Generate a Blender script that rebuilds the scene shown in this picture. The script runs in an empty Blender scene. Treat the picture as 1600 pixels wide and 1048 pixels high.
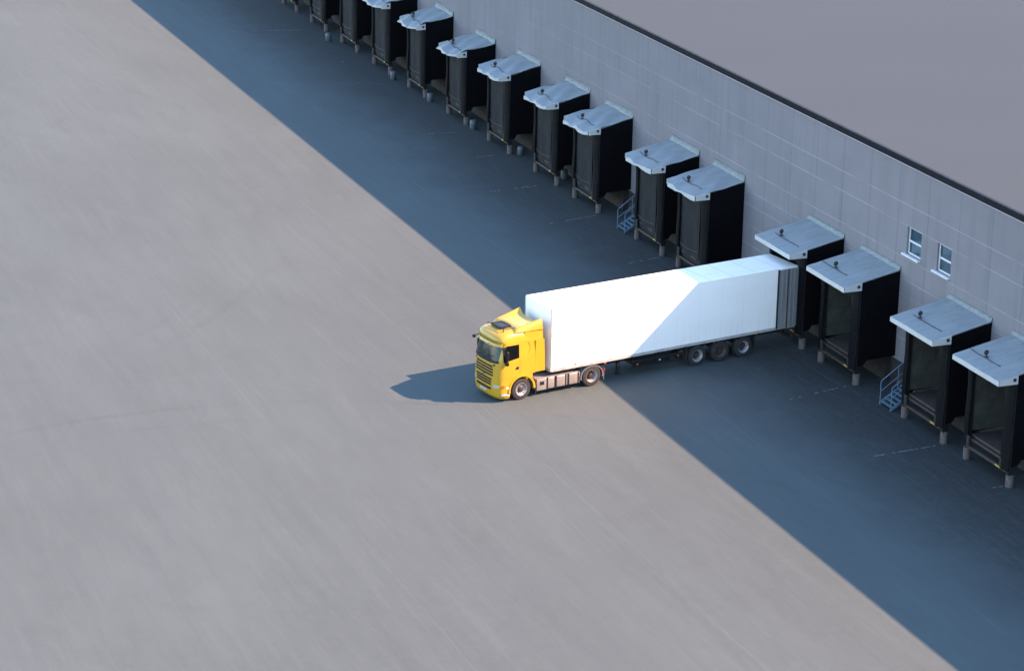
import bpy, bmesh, math, random
from mathutils import Vector, Matrix
random.seed(7)
PI = math.pi
sc = bpy.context.scene
COL = sc.collection

# ------------------------------------------------------------------ camera
cam_d = bpy.data.cameras.new('camera')
cam = bpy.data.objects.new('camera', cam_d); COL.objects.link(cam)
Rr = Vector((0.3620013906370558, 0.932021075388034, 0.017079467479119228))
Ru = Vector((-0.30203154883886396, 0.09993737064253909, 0.9480450756451682))
Rf = Vector((-0.8818911138473018, 0.348352173786225, -0.3176772360991216))
m = Matrix.Identity(4)
for i in range(3):
    m[i][0] = Rr[i]; m[i][1] = Ru[i]; m[i][2] = -Rf[i]
m.translation = Vector((101.82715473, -57.20724968, 39.29277886))
cam.matrix_world = m
cam_d.sensor_width = 36.0
cam_d.lens = 4074.541 / 1600 * 36
cam_d.clip_start = 1; cam_d.clip_end = 3000
sc.camera = cam

# ------------------------------------------------------------------ light
SA, H_WALL = 0.4367, 10.40
SE = math.atan(math.cos(SA) * H_WALL / 12.63)
L = Vector((math.cos(SE) * math.sin(SA), math.cos(SE) * math.cos(SA), math.sin(SE)))
sd = bpy.data.lights.new('sun', 'SUN'); sd.energy = 4.2; sd.angle = math.radians(0.5)
sd.color = (1.0, 0.62, 0.42)
so = bpy.data.objects.new('sun', sd); COL.objects.link(so)
so.rotation_euler = L.to_track_quat('Z', 'Y').to_euler(); so.location = (0, 40, 60)
w = bpy.data.worlds.new('World'); sc.world = w; w.use_nodes = True
nt = w.node_tree; bg = nt.nodes['Background']
sky = nt.nodes.new('ShaderNodeTexSky'); sky.sky_type = 'NISHITA'; sky.sun_disc = False
sky.sun_elevation = SE; sky.sun_rotation = SA
sky.ozone_density = 1.0; sky.air_density = 1.0; sky.dust_density = 0.3
nt.links.new(sky.outputs[0], bg.inputs[0]); bg.inputs[1].default_value = 0.145
sc.view_settings.view_transform = 'Standard'; sc.view_settings.look = 'None'
sc.view_settings.gamma = 1; sc.view_settings.exposure = 2.35

# ------------------------------------------------------------------ materials
class NT:
    def __init__(s, name):
        s.m = bpy.data.materials.new(name); s.m.use_nodes = True
        s.t = s.m.node_tree; s.n = s.t.nodes; s.l = s.t.links
        s.b = s.n['Principled BSDF']; s.out = s.n['Material Output']
    def N(s, typ, **kw):
        n = s.n.new(typ)
        for k, v in kw.items(): setattr(n, k, v)
        return n
    def put(s, sock, v):
        if hasattr(v, 'links') or hasattr(v, 'is_linked'): s.l.new(v, sock)
        else: sock.default_value = v
    def math(s, op, a, b=0.0, c=None, clamp=False):
        n = s.N('ShaderNodeMath', operation=op, use_clamp=clamp)
        s.put(n.inputs[0], a); s.put(n.inputs[1], b)
        if c is not None: s.put(n.inputs[2], c)
        return n.outputs[0]
    def coord(s, scale=(1, 1, 1), world=False, rot=(0, 0, 0)):
        if world: o = s.N('ShaderNodeNewGeometry').outputs['Position']
        else: o = s.N('ShaderNodeTexCoord').outputs['Object']
        mp = s.N('ShaderNodeMapping'); s.l.new(o, mp.inputs[0])
        mp.inputs['Scale'].default_value = scale; mp.inputs['Rotation'].default_value = rot
        return mp.outputs[0]
    def noise(s, vec, scale, detail=5, rough=.55, dist=0.0):
        n = s.N('ShaderNodeTexNoise'); s.l.new(vec, n.inputs['Vector'])
        n.inputs['Scale'].default_value = scale; n.inputs['Detail'].default_value = detail
        n.inputs['Roughness'].default_value = rough; n.inputs['Distortion'].default_value = dist
        return n.outputs[0]
    def remap(s, v, a, b, c=0.0, d=1.0, smooth=False):
        n = s.N('ShaderNodeMapRange'); n.clamp = True
        if smooth: n.interpolation_type = 'SMOOTHSTEP'
        s.put(n.inputs[0], v)
        for i, x in zip((1, 2, 3, 4), (a, b, c, d)): n.inputs[i].default_value = x
        return n.outputs[0]
    def mix(s, f, a, b, mode='MIX'):
        n = s.N('ShaderNodeMix', data_type='RGBA', blend_type=mode)
        s.put(n.inputs[0], f)
        for i, x in ((6, a), (7, b)):
            if isinstance(x, tuple): n.inputs[i].default_value = (*x, 1) if len(x) == 3 else x
            else: s.l.new(x, n.inputs[i])
        return n.outputs[2]
    def bump(s, h, strength=.3, dist=.01, normal=None):
        n = s.N('ShaderNodeBump'); s.l.new(h, n.inputs['Height'])
        n.inputs['Strength'].default_value = strength; n.inputs['Distance'].default_value = dist
        if normal: s.l.new(normal, n.inputs['Normal'])
        return n.outputs[0]

def mat(name, col, rough=.6, metal=0.0, var=.12, scale=3.0, bump=0.0, dirt=None, coat=0.0, spec=.5, stretch=(1, 1, 1)):
    """plain surface with a mottled tone and optional dirt colour"""
    k = NT(name); c = k.coord(stretch)
    n1 = k.noise(c, scale, 6, .6)
    dark = tuple(x * (1 - var) for x in col); light = tuple(min(1, x * (1 + var)) for x in col)
    r = k.mix(k.remap(n1, .3, .7), dark, light)
    if dirt:
        n2 = k.noise(c, scale * .6, 8, .7, .4)
        r = k.mix(k.remap(n2, .52, .75, 0, dirt[1]), r, dirt[0])
    k.l.new(r, k.b.inputs['Base Color'])
    k.put(k.b.inputs['Roughness'], k.remap(k.noise(c, scale * 2.3), .3, .7, max(0, rough - .08), min(1, rough + .08)))
    k.b.inputs['Metallic'].default_value = metal
    k.b.inputs['Specular IOR Level'].default_value = spec
    k.b.inputs['Coat Weight'].default_value = coat
    if bump: k.l.new(k.bump(n1, bump, .02), k.b.inputs['Normal'])
    return k.m

M = {}
M['yellow'] = mat('yellow paint', (.37, .225, .011), .38, var=.05, scale=2, coat=.25, dirt=((.35, .22, .06), .18))
M['yellow_dark'] = mat('yellow trim', (.22, .145, .008), .5, var=.06)
M['black'] = mat('black plastic', (.009, .009, .010), .55, var=.2, spec=.25)
M['chassis'] = mat('chassis paint', (.009, .010, .011), .6, var=.3, spec=.25, dirt=((.03, .026, .022), .5))
M['tyre'] = mat('tyre rubber', (.014, .014, .015), .85, var=.2, scale=8, dirt=((.035, .033, .031), .4))
M['alu'] = mat('aluminium', (.24, .215, .20), .45, metal=.3, var=.12, scale=4, dirt=((.16, .13, .11), .6))
M['steel_rim'] = mat('silver rim', (.30, .30, .31), .4, metal=.4, var=.25, scale=9, dirt=((.10, .06, .04), .7))
M['rust_rim'] = mat('rusty rim', (.055, .036, .028), .7, var=.3, scale=9, dirt=((.10, .08, .065), .5))
M['hub'] = mat('hub metal', (.055, .038, .03), .5, metal=.3, var=.3, scale=12)
M['glass'] = mat('cab glass', (.012, .022, .024), .16, var=.2, scale=1.5, spec=.28)
M['glass_dark'] = mat('side glass', (.004, .005, .006), .15, var=.3, scale=2, spec=.2)
M['hatch_glass'] = mat('hatch glass', (.006, .010, .020), .35, var=.2, spec=.12)
M['lens'] = mat('clear lens', (.32, .34, .35), .2, var=.1, scale=14)
M['amber'] = mat('amber lens', (.42, .075, .010), .35)
M['red'] = mat('red lens', (.28, .012, .010), .35)
M['grey_plastic'] = mat('grey mudguard', (.085, .09, .098), .6, var=.15)
M['mirror'] = mat('mirror housing', (.006, .006, .007), .5, spec=.2)
M['white_trim'] = mat('white trim', (.42, .41, .38), .45, var=.12, scale=5, dirt=((.12, .10, .08), .7))
M['plate'] = mat('number plate', (.4, .4, .4), .4)
M['curtain'] = mat('black rubber curtain', (.0022, .0022, .0030), .75, var=.3, scale=2.5, bump=.15, spec=.07)
M['flap'] = mat('black rubber flap', (.0035, .0040, .0050), .65, var=.3, scale=2.5, bump=.15, spec=.10)
M['liner'] = mat('dock liner sheet', (.060, .062, .056), .7, var=.25, scale=1.5, dirt=((.030, .030, .028), .5), spec=.15)
M['door'] = mat('sectional door paint', (.10, .11, .115), .5, var=.1, scale=2)
M['door_glass'] = mat('door glazing', (.05, .07, .08), .15, var=.2)
M['deck'] = mat('brown steel deck', (.042, .031, .026), .7, var=.25, scale=3, dirt=((.03, .026, .022), .6))
M['beam'] = mat('rusty steel beam', (.038, .024, .018), .7, var=.35, scale=5, dirt=((.03, .025, .02), .7))
M['yellow_worn'] = mat('worn safety yellow', (.42, .31, .04), .6, var=.3, scale=8, dirt=((.05, .04, .02), .9))
M['concrete'] = mat('concrete foot', (.082, .066, .062), .85, var=.25, scale=5, bump=.2, dirt=((.04, .03, .026), .7))
M['base_conc'] = mat('dark concrete base', (.020, .0165, .016), .9, var=.3, scale=1.5, dirt=((.010, .0085, .008), .8))
M['rubber'] = mat('bumper rubber', (.012, .012, .012), .8)
M['bracket'] = mat('dark bracket', (.02, .018, .015), .6)
M['stair'] = mat('blue grey galvanised steel', (.075, .14, .20), .5, var=.15, scale=6)
M['barrel'] = mat('pale blue plastic barrel', (.055, .072, .08), .55, var=.3, scale=4, dirt=((.03, .034, .036), .8))
M['band'] = mat('dark roof edge', (.004, .0055, .010), .6, var=.15, scale=1, spec=.1)
M['drip'] = mat('pale drip edge', (.36, .32, .31), .6, var=.1, scale=.6)
M['frame'] = mat('white window frame', (.55, .56, .57), .45, var=.06)
M['pane'] = mat('window pane', (.016, .045, .062), .06, var=.5, scale=1.6, spec=.6)
M['sheet'] = mat('grey hanging sheet', (.019, .020, .022), .7, var=.25, scale=1.5, bump=.1, spec=.1)
M['flashing'] = mat('weathered flashing', (.12, .145, .155), .55, var=.25, scale=4)
M['rail'] = mat('dirty trailer rail', (.33, .32, .30), .45, var=.2, scale=5, dirt=((.08, .06, .05), .7))
M['rear_door'] = mat('streaked steel door', (.22, .24, .26), .45, metal=.3, var=.35, scale=3, stretch=(1, 3.5, .12))
M['fascia'] = mat('pale fascia sheet', (.40, .41, .40), .5, var=.07, scale=3, dirt=((.3, .27, .24), .35))

# pod roof sheet: galvanised, with standing seams running out from the wall
def roof_mat():
    k = NT('galvanised roof sheet'); c = k.coord(); sx = k.N('ShaderNodeSeparateXYZ'); k.l.new(c, sx.inputs[0])
    n1 = k.noise(k.coord((2.2, .5, 1)), 1.6, 7, .62, .3)
    base = k.mix(k.remap(n1, .3, .7), (.175, .20, .21), (.255, .275, .28))
    n2 = k.noise(c, 2.2, 8, .7, .8)
    base = k.mix(k.remap(n2, .55, .78, 0, .55), base, (.14, .14, .14))
    f = k.math('ABSOLUTE', k.math('SUBTRACT', k.math('FRACT', k.math('MULTIPLY', sx.outputs[0], 1 / .74)), .5))
    seam = k.remap(f, .47, .495, 0, .40, True)
    base = k.mix(seam, base, (.10, .105, .11))
    k.l.new(base, k.b.inputs['Base Color']); k.b.inputs['Roughness'].default_value = .5
    k.b.inputs['Metallic'].default_value = .15
    h = k.math('ADD', k.math('MULTIPLY', n1, .6), k.math('MULTIPLY', k.remap(f, .42, .5), .7))
    k.l.new(k.bump(h, .35, .03), k.b.inputs['Normal'])
    return k.m
M['roof_sheet'] = roof_mat()

# trailer skin (object coordinates = trailer coordinates)
def trailer_mat():
    k = NT('white trailer skin'); c = k.coord(); s3 = k.N('ShaderNodeSeparateXYZ'); k.l.new(c, s3.inputs[0])
    x, y, z = s3.outputs
    n = k.noise(k.coord((1, .35, 1.0)), .9, 6, .6, .3)
    base = k.mix(k.remap(n, .3, .7), (.77, .745, .70), (.82, .795, .75))
    streak = k.noise(k.coord((3, 3.2, .12)), 2.0, 6, .65)
    low = k.remap(z, 1.0, 2.6, 1, 0, True)
    base = k.mix(k.math('MULTIPLY', k.remap(streak, .5, .8, 0, .35), low), base, (.42, .38, .33))
    nz = k.N('ShaderNodeNewGeometry').outputs['Normal']
    ns = k.N('ShaderNodeSeparateXYZ'); k.l.new(nz, ns.inputs[0])
    up = k.remap(ns.outputs[2], .7, .9)
    f = k.math('ABSOLUTE', k.math('SUBTRACT', k.math('FRACT', k.math('MULTIPLY', k.math('ADD', y, .42), 1 / 1.29)), .5))
    rs = k.math('MULTIPLY', k.remap(f, .487, .497, 0, 1), up)
    base = k.mix(k.math('MULTIPLY', rs, .80), base, (.13, .13, .14))
    fs = k.math('ABSOLUTE', k.math('SUBTRACT', k.math('FRACT', k.math('MULTIPLY', k.math('SUBTRACT', y, .63), 1 / 1.235)), .5))
    ss = k.math('MULTIPLY', k.remap(fs, .488, .497, 0, 1), k.math('SUBTRACT', 1.0, up))
    base = k.mix(k.math('MULTIPLY', ss, .22), base, (.4, .4, .41))
    grime = k.math('MULTIPLY', k.remap(k.noise(k.coord((.6, .25, 1)), 1.3, 8, .7, .6), .5, .72, 0, .22), up)
    base = k.mix(grime, base, (.45, .43, .40))
    k.l.new(base, k.b.inputs['Base Color']); k.b.inputs['Roughness'].default_value = .42
    hh = k.math('ADD', k.math('MULTIPLY', n, .35), k.math('MULTIPLY', ss, -.3))
    k.l.new(k.bump(hh, .10, .02), k.b.inputs['Normal'])
    return k.m
M['trailer'] = trailer_mat()

# wall: large precast panels with joints at measured heights
def wall_mat():
    k = NT('precast wall panels'); c = k.coord(world=True); s3 = k.N('ShaderNodeSeparateXYZ'); k.l.new(c, s3.inputs[0])
    x, y, z = s3.outputs
    n = k.noise(k.coord((.5, .5, .8), True), .6, 6, .6, .2)
    fine = k.noise(c, 6, 8, .7)
    base = k.mix(k.remap(n, .3, .7), (.305, .272, .258), (.355, .318, .302))
    base = k.mix(k.remap(fine, .3, .7, 0, .25), base, (.27, .24, .23))
    streak = k.noise(k.coord((1.1, 1, .07), True), 1.5, 7, .65, .2)
    base = k.mix(k.remap(streak, .50, .76, 0, .46), base, (.20, .185, .18))
    # per-panel tone
    px = k.math('FLOOR', k.math('MULTIPLY', k.math('SUBTRACT', x, 3.70), 1 / 2.615))
    pz = k.math('FLOOR', k.math('MULTIPLY', z, 1 / 1.25))
    wn = k.N('ShaderNodeTexWhiteNoise', noise_dimensions='2D'); cv = k.N('ShaderNodeCombineXYZ')
    k.l.new(px, cv.inputs[0]); k.l.new(pz, cv.inputs[1]); k.l.new(cv.outputs[0], wn.inputs['Vector'])
    base = k.mix(k.remap(wn.outputs[0], 0, 1, 0, .10), base, (.22, .2, .2))
    f = k.math('ABSOLUTE', k.math('SUBTRACT', k.math('FRACT', k.math('MULTIPLY', k.math('SUBTRACT', x, 3.70 - 2.615 / 2), 1 / 2.615)), .5))
    wob = k.math('MULTIPLY', k.math('SUBTRACT', fine, .5), .006)
    v = k.remap(k.math('ADD', f, wob), .008, .014, 1, 0, True)
    vis = k.remap(k.noise(c, .7, 3), .3, .6, .35, 1)
    wear = k.remap(x, -48, -12, .22, 1)
    base = k.mix(k.math('MULTIPLY', k.math('MULTIPLY', v, vis), k.math('MULTIPLY', wear, .62)), base, (.17, .155, .155))
    hl = None
    for zz in (8.35, 7.42, 5.92, 4.93, 4.23, 3.2, 2.2):
        d = k.math('ABSOLUTE', k.math('SUBTRACT', k.math('ADD', z, k.math('MULTIPLY', k.math('SUBTRACT', fine, .5), .05)), zz))
        p = k.remap(d, .014, .032, 1, 0, True)
        hl = p if hl is None else k.math('MAXIMUM', hl, p)
    vis2 = k.remap(k.noise(k.coord((.35, .35, 2.), True), 1.7, 3), .36, .55, .12, 1)
    hv = k.math('MULTIPLY', hl, vis2)
    base = k.mix(k.math('MULTIPLY', hv, k.math('MULTIPLY', wear, .52)), base, (.55, .50, .48))
    base = k.mix(1.0, base, (.54, .575, .645), 'MULTIPLY')
    k.l.new(base, k.b.inputs['Base Color']); k.b.inputs['Roughness'].default_value = .85
    k.b.inputs['Specular IOR Level'].default_value = .2
    h = k.math('SUBTRACT', k.math('MULTIPLY', fine, .25), k.math('ADD', v, k.math('MULTIPLY', hl, .6)))
    k.l.new(k.bump(h, .4, .012), k.b.inputs['Normal'])
    return k.m
M['wall'] = wall_mat()

def broof_mat():
    k = NT('roof membrane'); c = k.coord(world=True)
    n = k.noise(k.coord((.35, .12, 1), True), .35, 6, .6, .4)
    base = k.mix(k.remap(n, .3, .7), (.106, .105, .115), (.114, .111, .118))
    base = k.mix(k.remap(k.noise(c, 5, 8, .7), .3, .7, 0, .22), base, (.085, .085, .092))
    s3 = k.N('ShaderNodeSeparateXYZ'); k.l.new(c, s3.inputs[0])
    f = k.math('ABSOLUTE', k.math('SUBTRACT', k.math('FRACT', k.math('MULTIPLY', s3.outputs[0], 1 / 2.0)), .5))
    base = k.mix(k.math('MULTIPLY', k.remap(f, .485, .495), .10), base, (.075, .075, .08))
    base = k.mix(1.0, base, (.320, .430, .480), 'MULTIPLY')
    k.l.new(base, k.b.inputs['Base Color']); k.b.inputs['Roughness'].default_value = .9
    k.b.inputs['Specular IOR Level'].default_value = .15
    return k.m
M['broof'] = broof_mat()

def ground_mat():
    k = NT('worn asphalt yard'); c = k.coord(world=True); s3 = k.N('ShaderNodeSeparateXYZ'); k.l.new(c, s3.inputs[0])
    x, y, z = s3.outputs
    big = k.noise(k.coord((.05, .12, 1), True), 1.0, 5, .6, .5)
    col = k.mix(k.remap(big, .3, .72), (.099, .0965, .098), (.126, .1235, .126))
    st = k.noise(k.coord((.10, 1.6, 1), True, (0, 0, math.radians(3))), 1.0, 7, .62, .35)      # swept streaks along the wall
    col = k.mix(k.remap(st, .30, .54, .40, 0), col, (.086, .084, .088))
    st2 = k.noise(k.coord((.07, .75, 1), True, (0, 0, math.radians(-7))), 1.3, 8, .66, .6)
    col = k.mix(k.remap(st2, .54, .74, 0, .30), col, (.165, .160, .160))
    st3 = k.noise(k.coord((.5, .16, 1), True, (0, 0, math.radians(14))), .8, 7, .6, .6)         # scuffs across
    col = k.mix(k.remap(st3, .56, .76, 0, .35), col, (.098, .096, .104))
    blot = k.noise(k.coord((.32, .45, 1), True), 1.0, 8, .7, .8)
    col = k.mix(k.remap(blot, .52, .77, 0, .42), col, (.086, .080, .079))
    # tyre tracks: arcs round several centres
    tr = None
    for cx_, cy_, r_, wd, am in ((24, -33, 26.5, .32, .8), (24, -33, 24.5, .32, .7),
                                 (30, -60, 48, .35, .3), (30, -60, 46.1, .35, .3), (-44, -62, 46, .4, .55), (-44, -62, 44.1, .4, .55), (10, -38, 17.5, .3, .45)):
        d = k.math('SQRT', k.math('ADD', k.math('POWER', k.math('SUBTRACT', x, cx_), 2.0), k.math('POWER', k.math('SUBTRACT', y, cy_), 2.0)))
        e = k.math('ABSOLUTE', k.math('SUBTRACT', d, r_))
        p = k.remap(e, wd * .3, wd, am, 0, True)
        tr = p if tr is None else k.math('MAXIMUM', tr, p)
    tm = k.remap(k.noise(k.coord((.16, .16, 1), True), 1.0, 6, .65, .5), .46, .68)
    col = k.mix(k.math('MULTIPLY', k.math('MULTIPLY', tr, tm), .50), col, (.070, .068, .074))
    # dock oil and dirt plus shade painted in towards the wall (ragged edge)
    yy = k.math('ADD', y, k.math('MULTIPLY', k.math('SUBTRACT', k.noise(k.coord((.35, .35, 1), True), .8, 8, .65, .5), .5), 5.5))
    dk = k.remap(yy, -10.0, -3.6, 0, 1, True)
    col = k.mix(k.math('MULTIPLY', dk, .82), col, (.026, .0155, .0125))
    fs_ = k.noise(k.coord((.35, 5.0, 1), True, (0, 0, math.radians(-2))), 1.0, 6, .7, .2)
    col = k.mix(k.remap(fs_, .50, .72, 0, .26), col, (.155, .15, .15))
    fs2 = k.noise(k.coord((.22, 3.2, 1), True, (0, 0, math.radians(9))), 1.0, 6, .7, .3)
    col = k.mix(k.remap(fs2, .54, .74, 0, .22), col, (.082, .080, .084))
    # expansion joints parallel to the wall
    for y0, wd, am in ((-9.45, .035, .45), (-18.9, .03, .3), (-28.4, .03, .2)):
        e = k.math('ABSOLUTE', k.math('ADD', k.math('SUBTRACT', y, y0), k.math('MULTIPLY', k.math('SUBTRACT', k.noise(c, .5, 4), .5), .3)))
        p = k.math('MULTIPLY', k.remap(e, wd * .4, wd * 1.6, am, 0), k.remap(k.noise(k.coord((.2, 1, 1), True), 1.0, 4), .42, .58))
        col = k.mix(p, col, (.20, .19, .19))
    gr = k.noise(c, 14, 6, .75)
    col = k.mix(k.remap(gr, .3, .7, 0, .42), col, (.080, .079, .082))
    gr2 = k.noise(c, 3.2, 8, .72)
    col = k.mix(k.remap(gr2, .45, .75, 0, .30), col, (.152, .148, .148))
    sp = k.N('ShaderNodeTexVoronoi'); k.l.new(c, sp.inputs['Vector']); sp.inputs['Scale'].default_value = .55
    col = k.mix(k.math('MULTIPLY', k.remap(sp.outputs['Distance'], .03, .07, 1, 0), .12), col, (.07, .06, .058))
    col = k.mix(1.0, col, (.525, .688, .695), 'MULTIPLY')
    k.l.new(col, k.b.inputs['Base Color'])
    k.put(k.b.inputs['Roughness'], k.remap(gr2, .3, .7, .78, .95))
    k.b.inputs['Specular IOR Level'].default_value = .25
    k.l.new(k.bump(k.math('ADD', gr, gr2), .25, .012), k.b.inputs['Normal'])
    return k.m
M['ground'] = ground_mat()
def paint_mat():
    k = NT('worn line paint'); c = k.coord(world=True)
    n = k.noise(c, 7, 8, .75)
    k.l.new(k.mix(k.remap(n, .40, .60), (.04, .04, .042), (.21, .22, .23)), k.b.inputs['Base Color'])
    k.b.inputs['Roughness'].default_value = .8
    return k.m
M['paint'] = paint_mat()

# ------------------------------------------------------------------ mesh helpers
def tag(o, label=None, cat=None, group=None, kind=None):
    if label: o['label'] = label
    if cat: o['category'] = cat
    if group: o['group'] = group
    if kind: o['kind'] = kind
    return o

def empty(name, loc=(0, 0, 0), rz=0.0):
    o = bpy.data.objects.new(name, None); COL.objects.link(o)
    o.location = loc; o.rotation_euler = (0, 0, rz); o.empty_display_size = .5
    return o

class MB:
    def __init__(s): s.bm = bmesh.new()
    def box(s, x0, x1, y0, y1, z0, z1, bev=0.0, seg=2):
        r = bmesh.ops.create_cube(s.bm, size=1.0)
        for v in r['verts']:
            v.co = Vector(((x0 + x1) / 2 + v.co.x * (x1 - x0), (y0 + y1) / 2 + v.co.y * (y1 - y0), (z0 + z1) / 2 + v.co.z * (z1 - z0)))
        if bev:
            es = list({e for v in r['verts'] for e in v.link_edges})
            bmesh.ops.bevel(s.bm, geom=es, offset=bev, segments=seg, profile=.5, affect='EDGES')
        return s
    def hexa(s, p):
        """p: 8 points, bottom ring 4 then top ring 4"""
        v = [s.bm.verts.new(q) for q in p]
        for f in ((0, 3, 2, 1), (4, 5, 6, 7), (0, 1, 5, 4), (1, 2, 6, 5), (2, 3, 7, 6), (3, 0, 4, 7)):
            s.bm.faces.new([v[i] for i in f])
        return s
    def prism(s, poly, axis, a, b):
        """poly in the two other axes, extruded along axis from a to b"""
        def P(u, w_, t):
            return {'x': (t, u, w_), 'y': (u, t, w_), 'z': (u, w_, t)}[axis]
        va = [s.bm.verts.new(P(u, w_, a)) for u, w_ in poly]; vb = [s.bm.verts.new(P(u, w_, b)) for u, w_ in poly]
        n = len(poly)
        s.bm.faces.new(va); s.bm.faces.new(vb[::-1])
        for i in range(n): s.bm.faces.new((va[i], vb[i], vb[(i + 1) % n], va[(i + 1) % n]))
        return s
    def lathe(s, prof, c, axis='x', n=28, caps=False):
        """prof: list of (radius, t along axis)"""
        c = Vector(c); rings = []
        for r, t in prof:
            ring = []
            for i in range(n):
                a = 2 * PI * i / n; u, w_ = r * math.cos(a), r * math.sin(a)
                q = {'x': (t, u, w_), 'y': (u, t, w_), 'z': (u, w_, t)}[axis]
                ring.append(s.bm.verts.new(c + Vector(q)))
            rings.append(ring)
        for A, B in zip(rings, rings[1:]):
            for i in range(n): s.bm.faces.new((A[i], A[(i + 1) % n], B[(i + 1) % n], B[i]))
        for R_, rad in ((rings[0], prof[0][0]), (rings[-1], prof[-1][0])):
            if rad > .06 and not caps: continue
            try: s.bm.faces.new(R_)
            except ValueError: pass
        return s
    def tube(s, pts, r, n=8):
        pts = [Vector(p) for p in pts]; rings = []
        for i, p in enumerate(pts):
            a = pts[max(0, i - 1)]; b = pts[min(len(pts) - 1, i + 1)]
            d = (b - a).normalized(); u = d.cross(Vector((0, 0, 1)))
            if u.length < .05: u = d.cross(Vector((1, 0, 0)))
            u.normalize(); v_ = d.cross(u)
            rings.append([s.bm.verts.new(p + (u * math.cos(2 * PI * j / n) + v_ * math.sin(2 * PI * j / n)) * r) for j in range(n)])
        for A, B in zip(rings, rings[1:]):
            for i in range(n): s.bm.faces.new((A[i], A[(i + 1) % n], B[(i + 1) % n], B[i]))
        s.bm.faces.new(rings[0][::-1]); s.bm.faces.new(rings[-1])
        return s
    def slab(s, fo, fi, nu, nv):
        """closed slab between two surfaces fo(u,v), fi(u,v)"""
        G = []
        for f in (fo, fi): G.append([[s.bm.verts.new(f(i / nu, j / nv)) for j in range(nv + 1)] for i in range(nu + 1)])
        for g, flip in ((G[0], 0), (G[1], 1)):
            for i in range(nu):
                for j in range(nv):
                    q = (g[i][j], g[i + 1][j], g[i + 1][j + 1], g[i][j + 1]); s.bm.faces.new(q[::-1] if flip else q)
        a, b = G
        for j in range(nv):
            s.bm.faces.new((a[0][j], a[0][j + 1], b[0][j + 1], b[0][j])); s.bm.faces.new((a[nu][j + 1], a[nu][j], b[nu][j], b[nu][j + 1]))
        for i in range(nu):
            s.bm.faces.new((a[i + 1][0], a[i][0], b[i][0], b[i + 1][0])); s.bm.faces.new((a[i][nv], a[i + 1][nv], b[i + 1][nv], b[i][nv]))
        return s
    def build(s, name, m_, parent=None, smooth=None):
        bmesh.ops.recalc_face_normals(s.bm, faces=s.bm.faces[:])
        me = bpy.data.meshes.new(name)
        if smooth:
            for f in s.bm.faces: f.smooth = True
            for e in s.bm.edges:
                if len(e.link_faces) == 2 and e.calc_face_angle(0) > smooth: e.smooth = False
        s.bm.to_mesh(me); s.bm.free(); me.materials.append(m_)
        o = bpy.data.objects.new(name, me); COL.objects.link(o)
        if parent: o.parent = parent
        return o
SM = math.radians(35)

# ------------------------------------------------------------------ setting
b = MB(); g = 700
v = [b.bm.verts.new(p) for p in ((-g, -g, 0), (g, -g, 0), (g, g, 0), (-g, g, 0))]; b.bm.faces.new(v)
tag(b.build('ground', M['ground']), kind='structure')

b = MB()
random.seed(3)
for xa, ya, xb, yb in ((17.09, -2.95, 17.09, -1.85), (12.45, -6.3, 12.12, -2.3), (4.95, -5.6, 4.18, -2.35), (-16.2, -4.6, -16.76, -2.2), (-24.3, -5.8, -25.17, -2.2),
                       (-31.5, -6.6, -31.9, -3.0), (-38.9, -4.4, -39.1, -3.0), (-45.4, -6.2, -45.0, -3.2), (-59.7, -5.2, -58.7, -3.4), (-66.2, -5, -65.9, -3.6), (-78.4, -10.5, -76.73, -3.4), (-10.4, -5, -10.6, -2.6)):
    n = 14; d = Vector((xb - xa, yb - ya)); nn = Vector((-d.y, d.x)).normalized()
    dens = .9
    for i in range(n):
        t0 = i / n + random.uniform(0, .012); t1 = (i + 1) / n - random.uniform(0, .02)
        p_far = 1 - (i + .5) / n
        if random.random() < p_far * .8: continue
        wv = .055 * random.uniform(.55, 1.1)
        A = Vector((xa, ya)) + d * t0; B = Vector((xa, ya)) + d * t1
        q = [A + nn * wv * random.uniform(.6, 1), B + nn * wv * random.uniform(.6, 1), B - nn * wv * random.uniform(.6, 1), A - nn * wv * random.uniform(.6, 1)]
        b.bm.faces.new([b.bm.verts.new((p.x, p.y, .008)) for p in q])
tag(b.build('parking_lines', M['paint']), kind='structure')

b = MB()
for i in range(22):
    x0 = -22 + i * 2; b.box(x0 + .01, x0 + 1.99, -2.90, -2.80, -.02, .006)
tag(b.build('drain_channel', M['base_conc']), kind='structure')

# ------------------------------------------------------------------ warehouse
WH = empty('warehouse', (0, 0, 0))
tag(WH, 'long grey warehouse of precast wall panels with flat roof and dark roof edge', 'warehouse')
X0, X1 = -170, 75
wins = [(4.62, 5.86, 6.16, 7.40), (7.26, 8.44, 6.14, 7.39)]
# wall face as a grid with two window openings, 0.3 thick
xs = sorted({X0, X1, *[a for w_ in wins for a in w_[:2]]}); zs = sorted({0, 10.14, *[a for w_ in wins for a in w_[2:]]})
b = MB()
def inwin(xm, zm): return any(a < xm < b_ and c_ < zm < d_ for a, b_, c_, d_ in wins)
vd = {}
def V(x, z, y=0.0):
    k_ = (round(x, 4), round(z, 4), y)
    if k_ not in vd: vd[k_] = b.bm.verts.new((x, y, z))
    return vd[k_]
for i in range(len(xs) - 1):
    for j in range(len(zs) - 1):
        if not inwin((xs[i] + xs[i + 1]) / 2, (zs[j] + zs[j + 1]) / 2):
            b.bm.faces.new((V(xs[i], zs[j]), V(xs[i + 1], zs[j]), V(xs[i + 1], zs[j + 1]), V(xs[i], zs[j + 1])))
for a, b_, c_, d_ in wins:   # reveals
    for p, q in (((a, c_), (b_, c_)), ((b_, c_), (b_, d_)), ((b_, d_), (a, d_)), ((a, d_), (a, c_))):
        b.bm.faces.new([b.bm.verts.new(t) for t in ((p[0], 0, p[1]), (q[0], 0, q[1]), (q[0], .3, q[1]), (p[0], .3, p[1]))])
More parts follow.
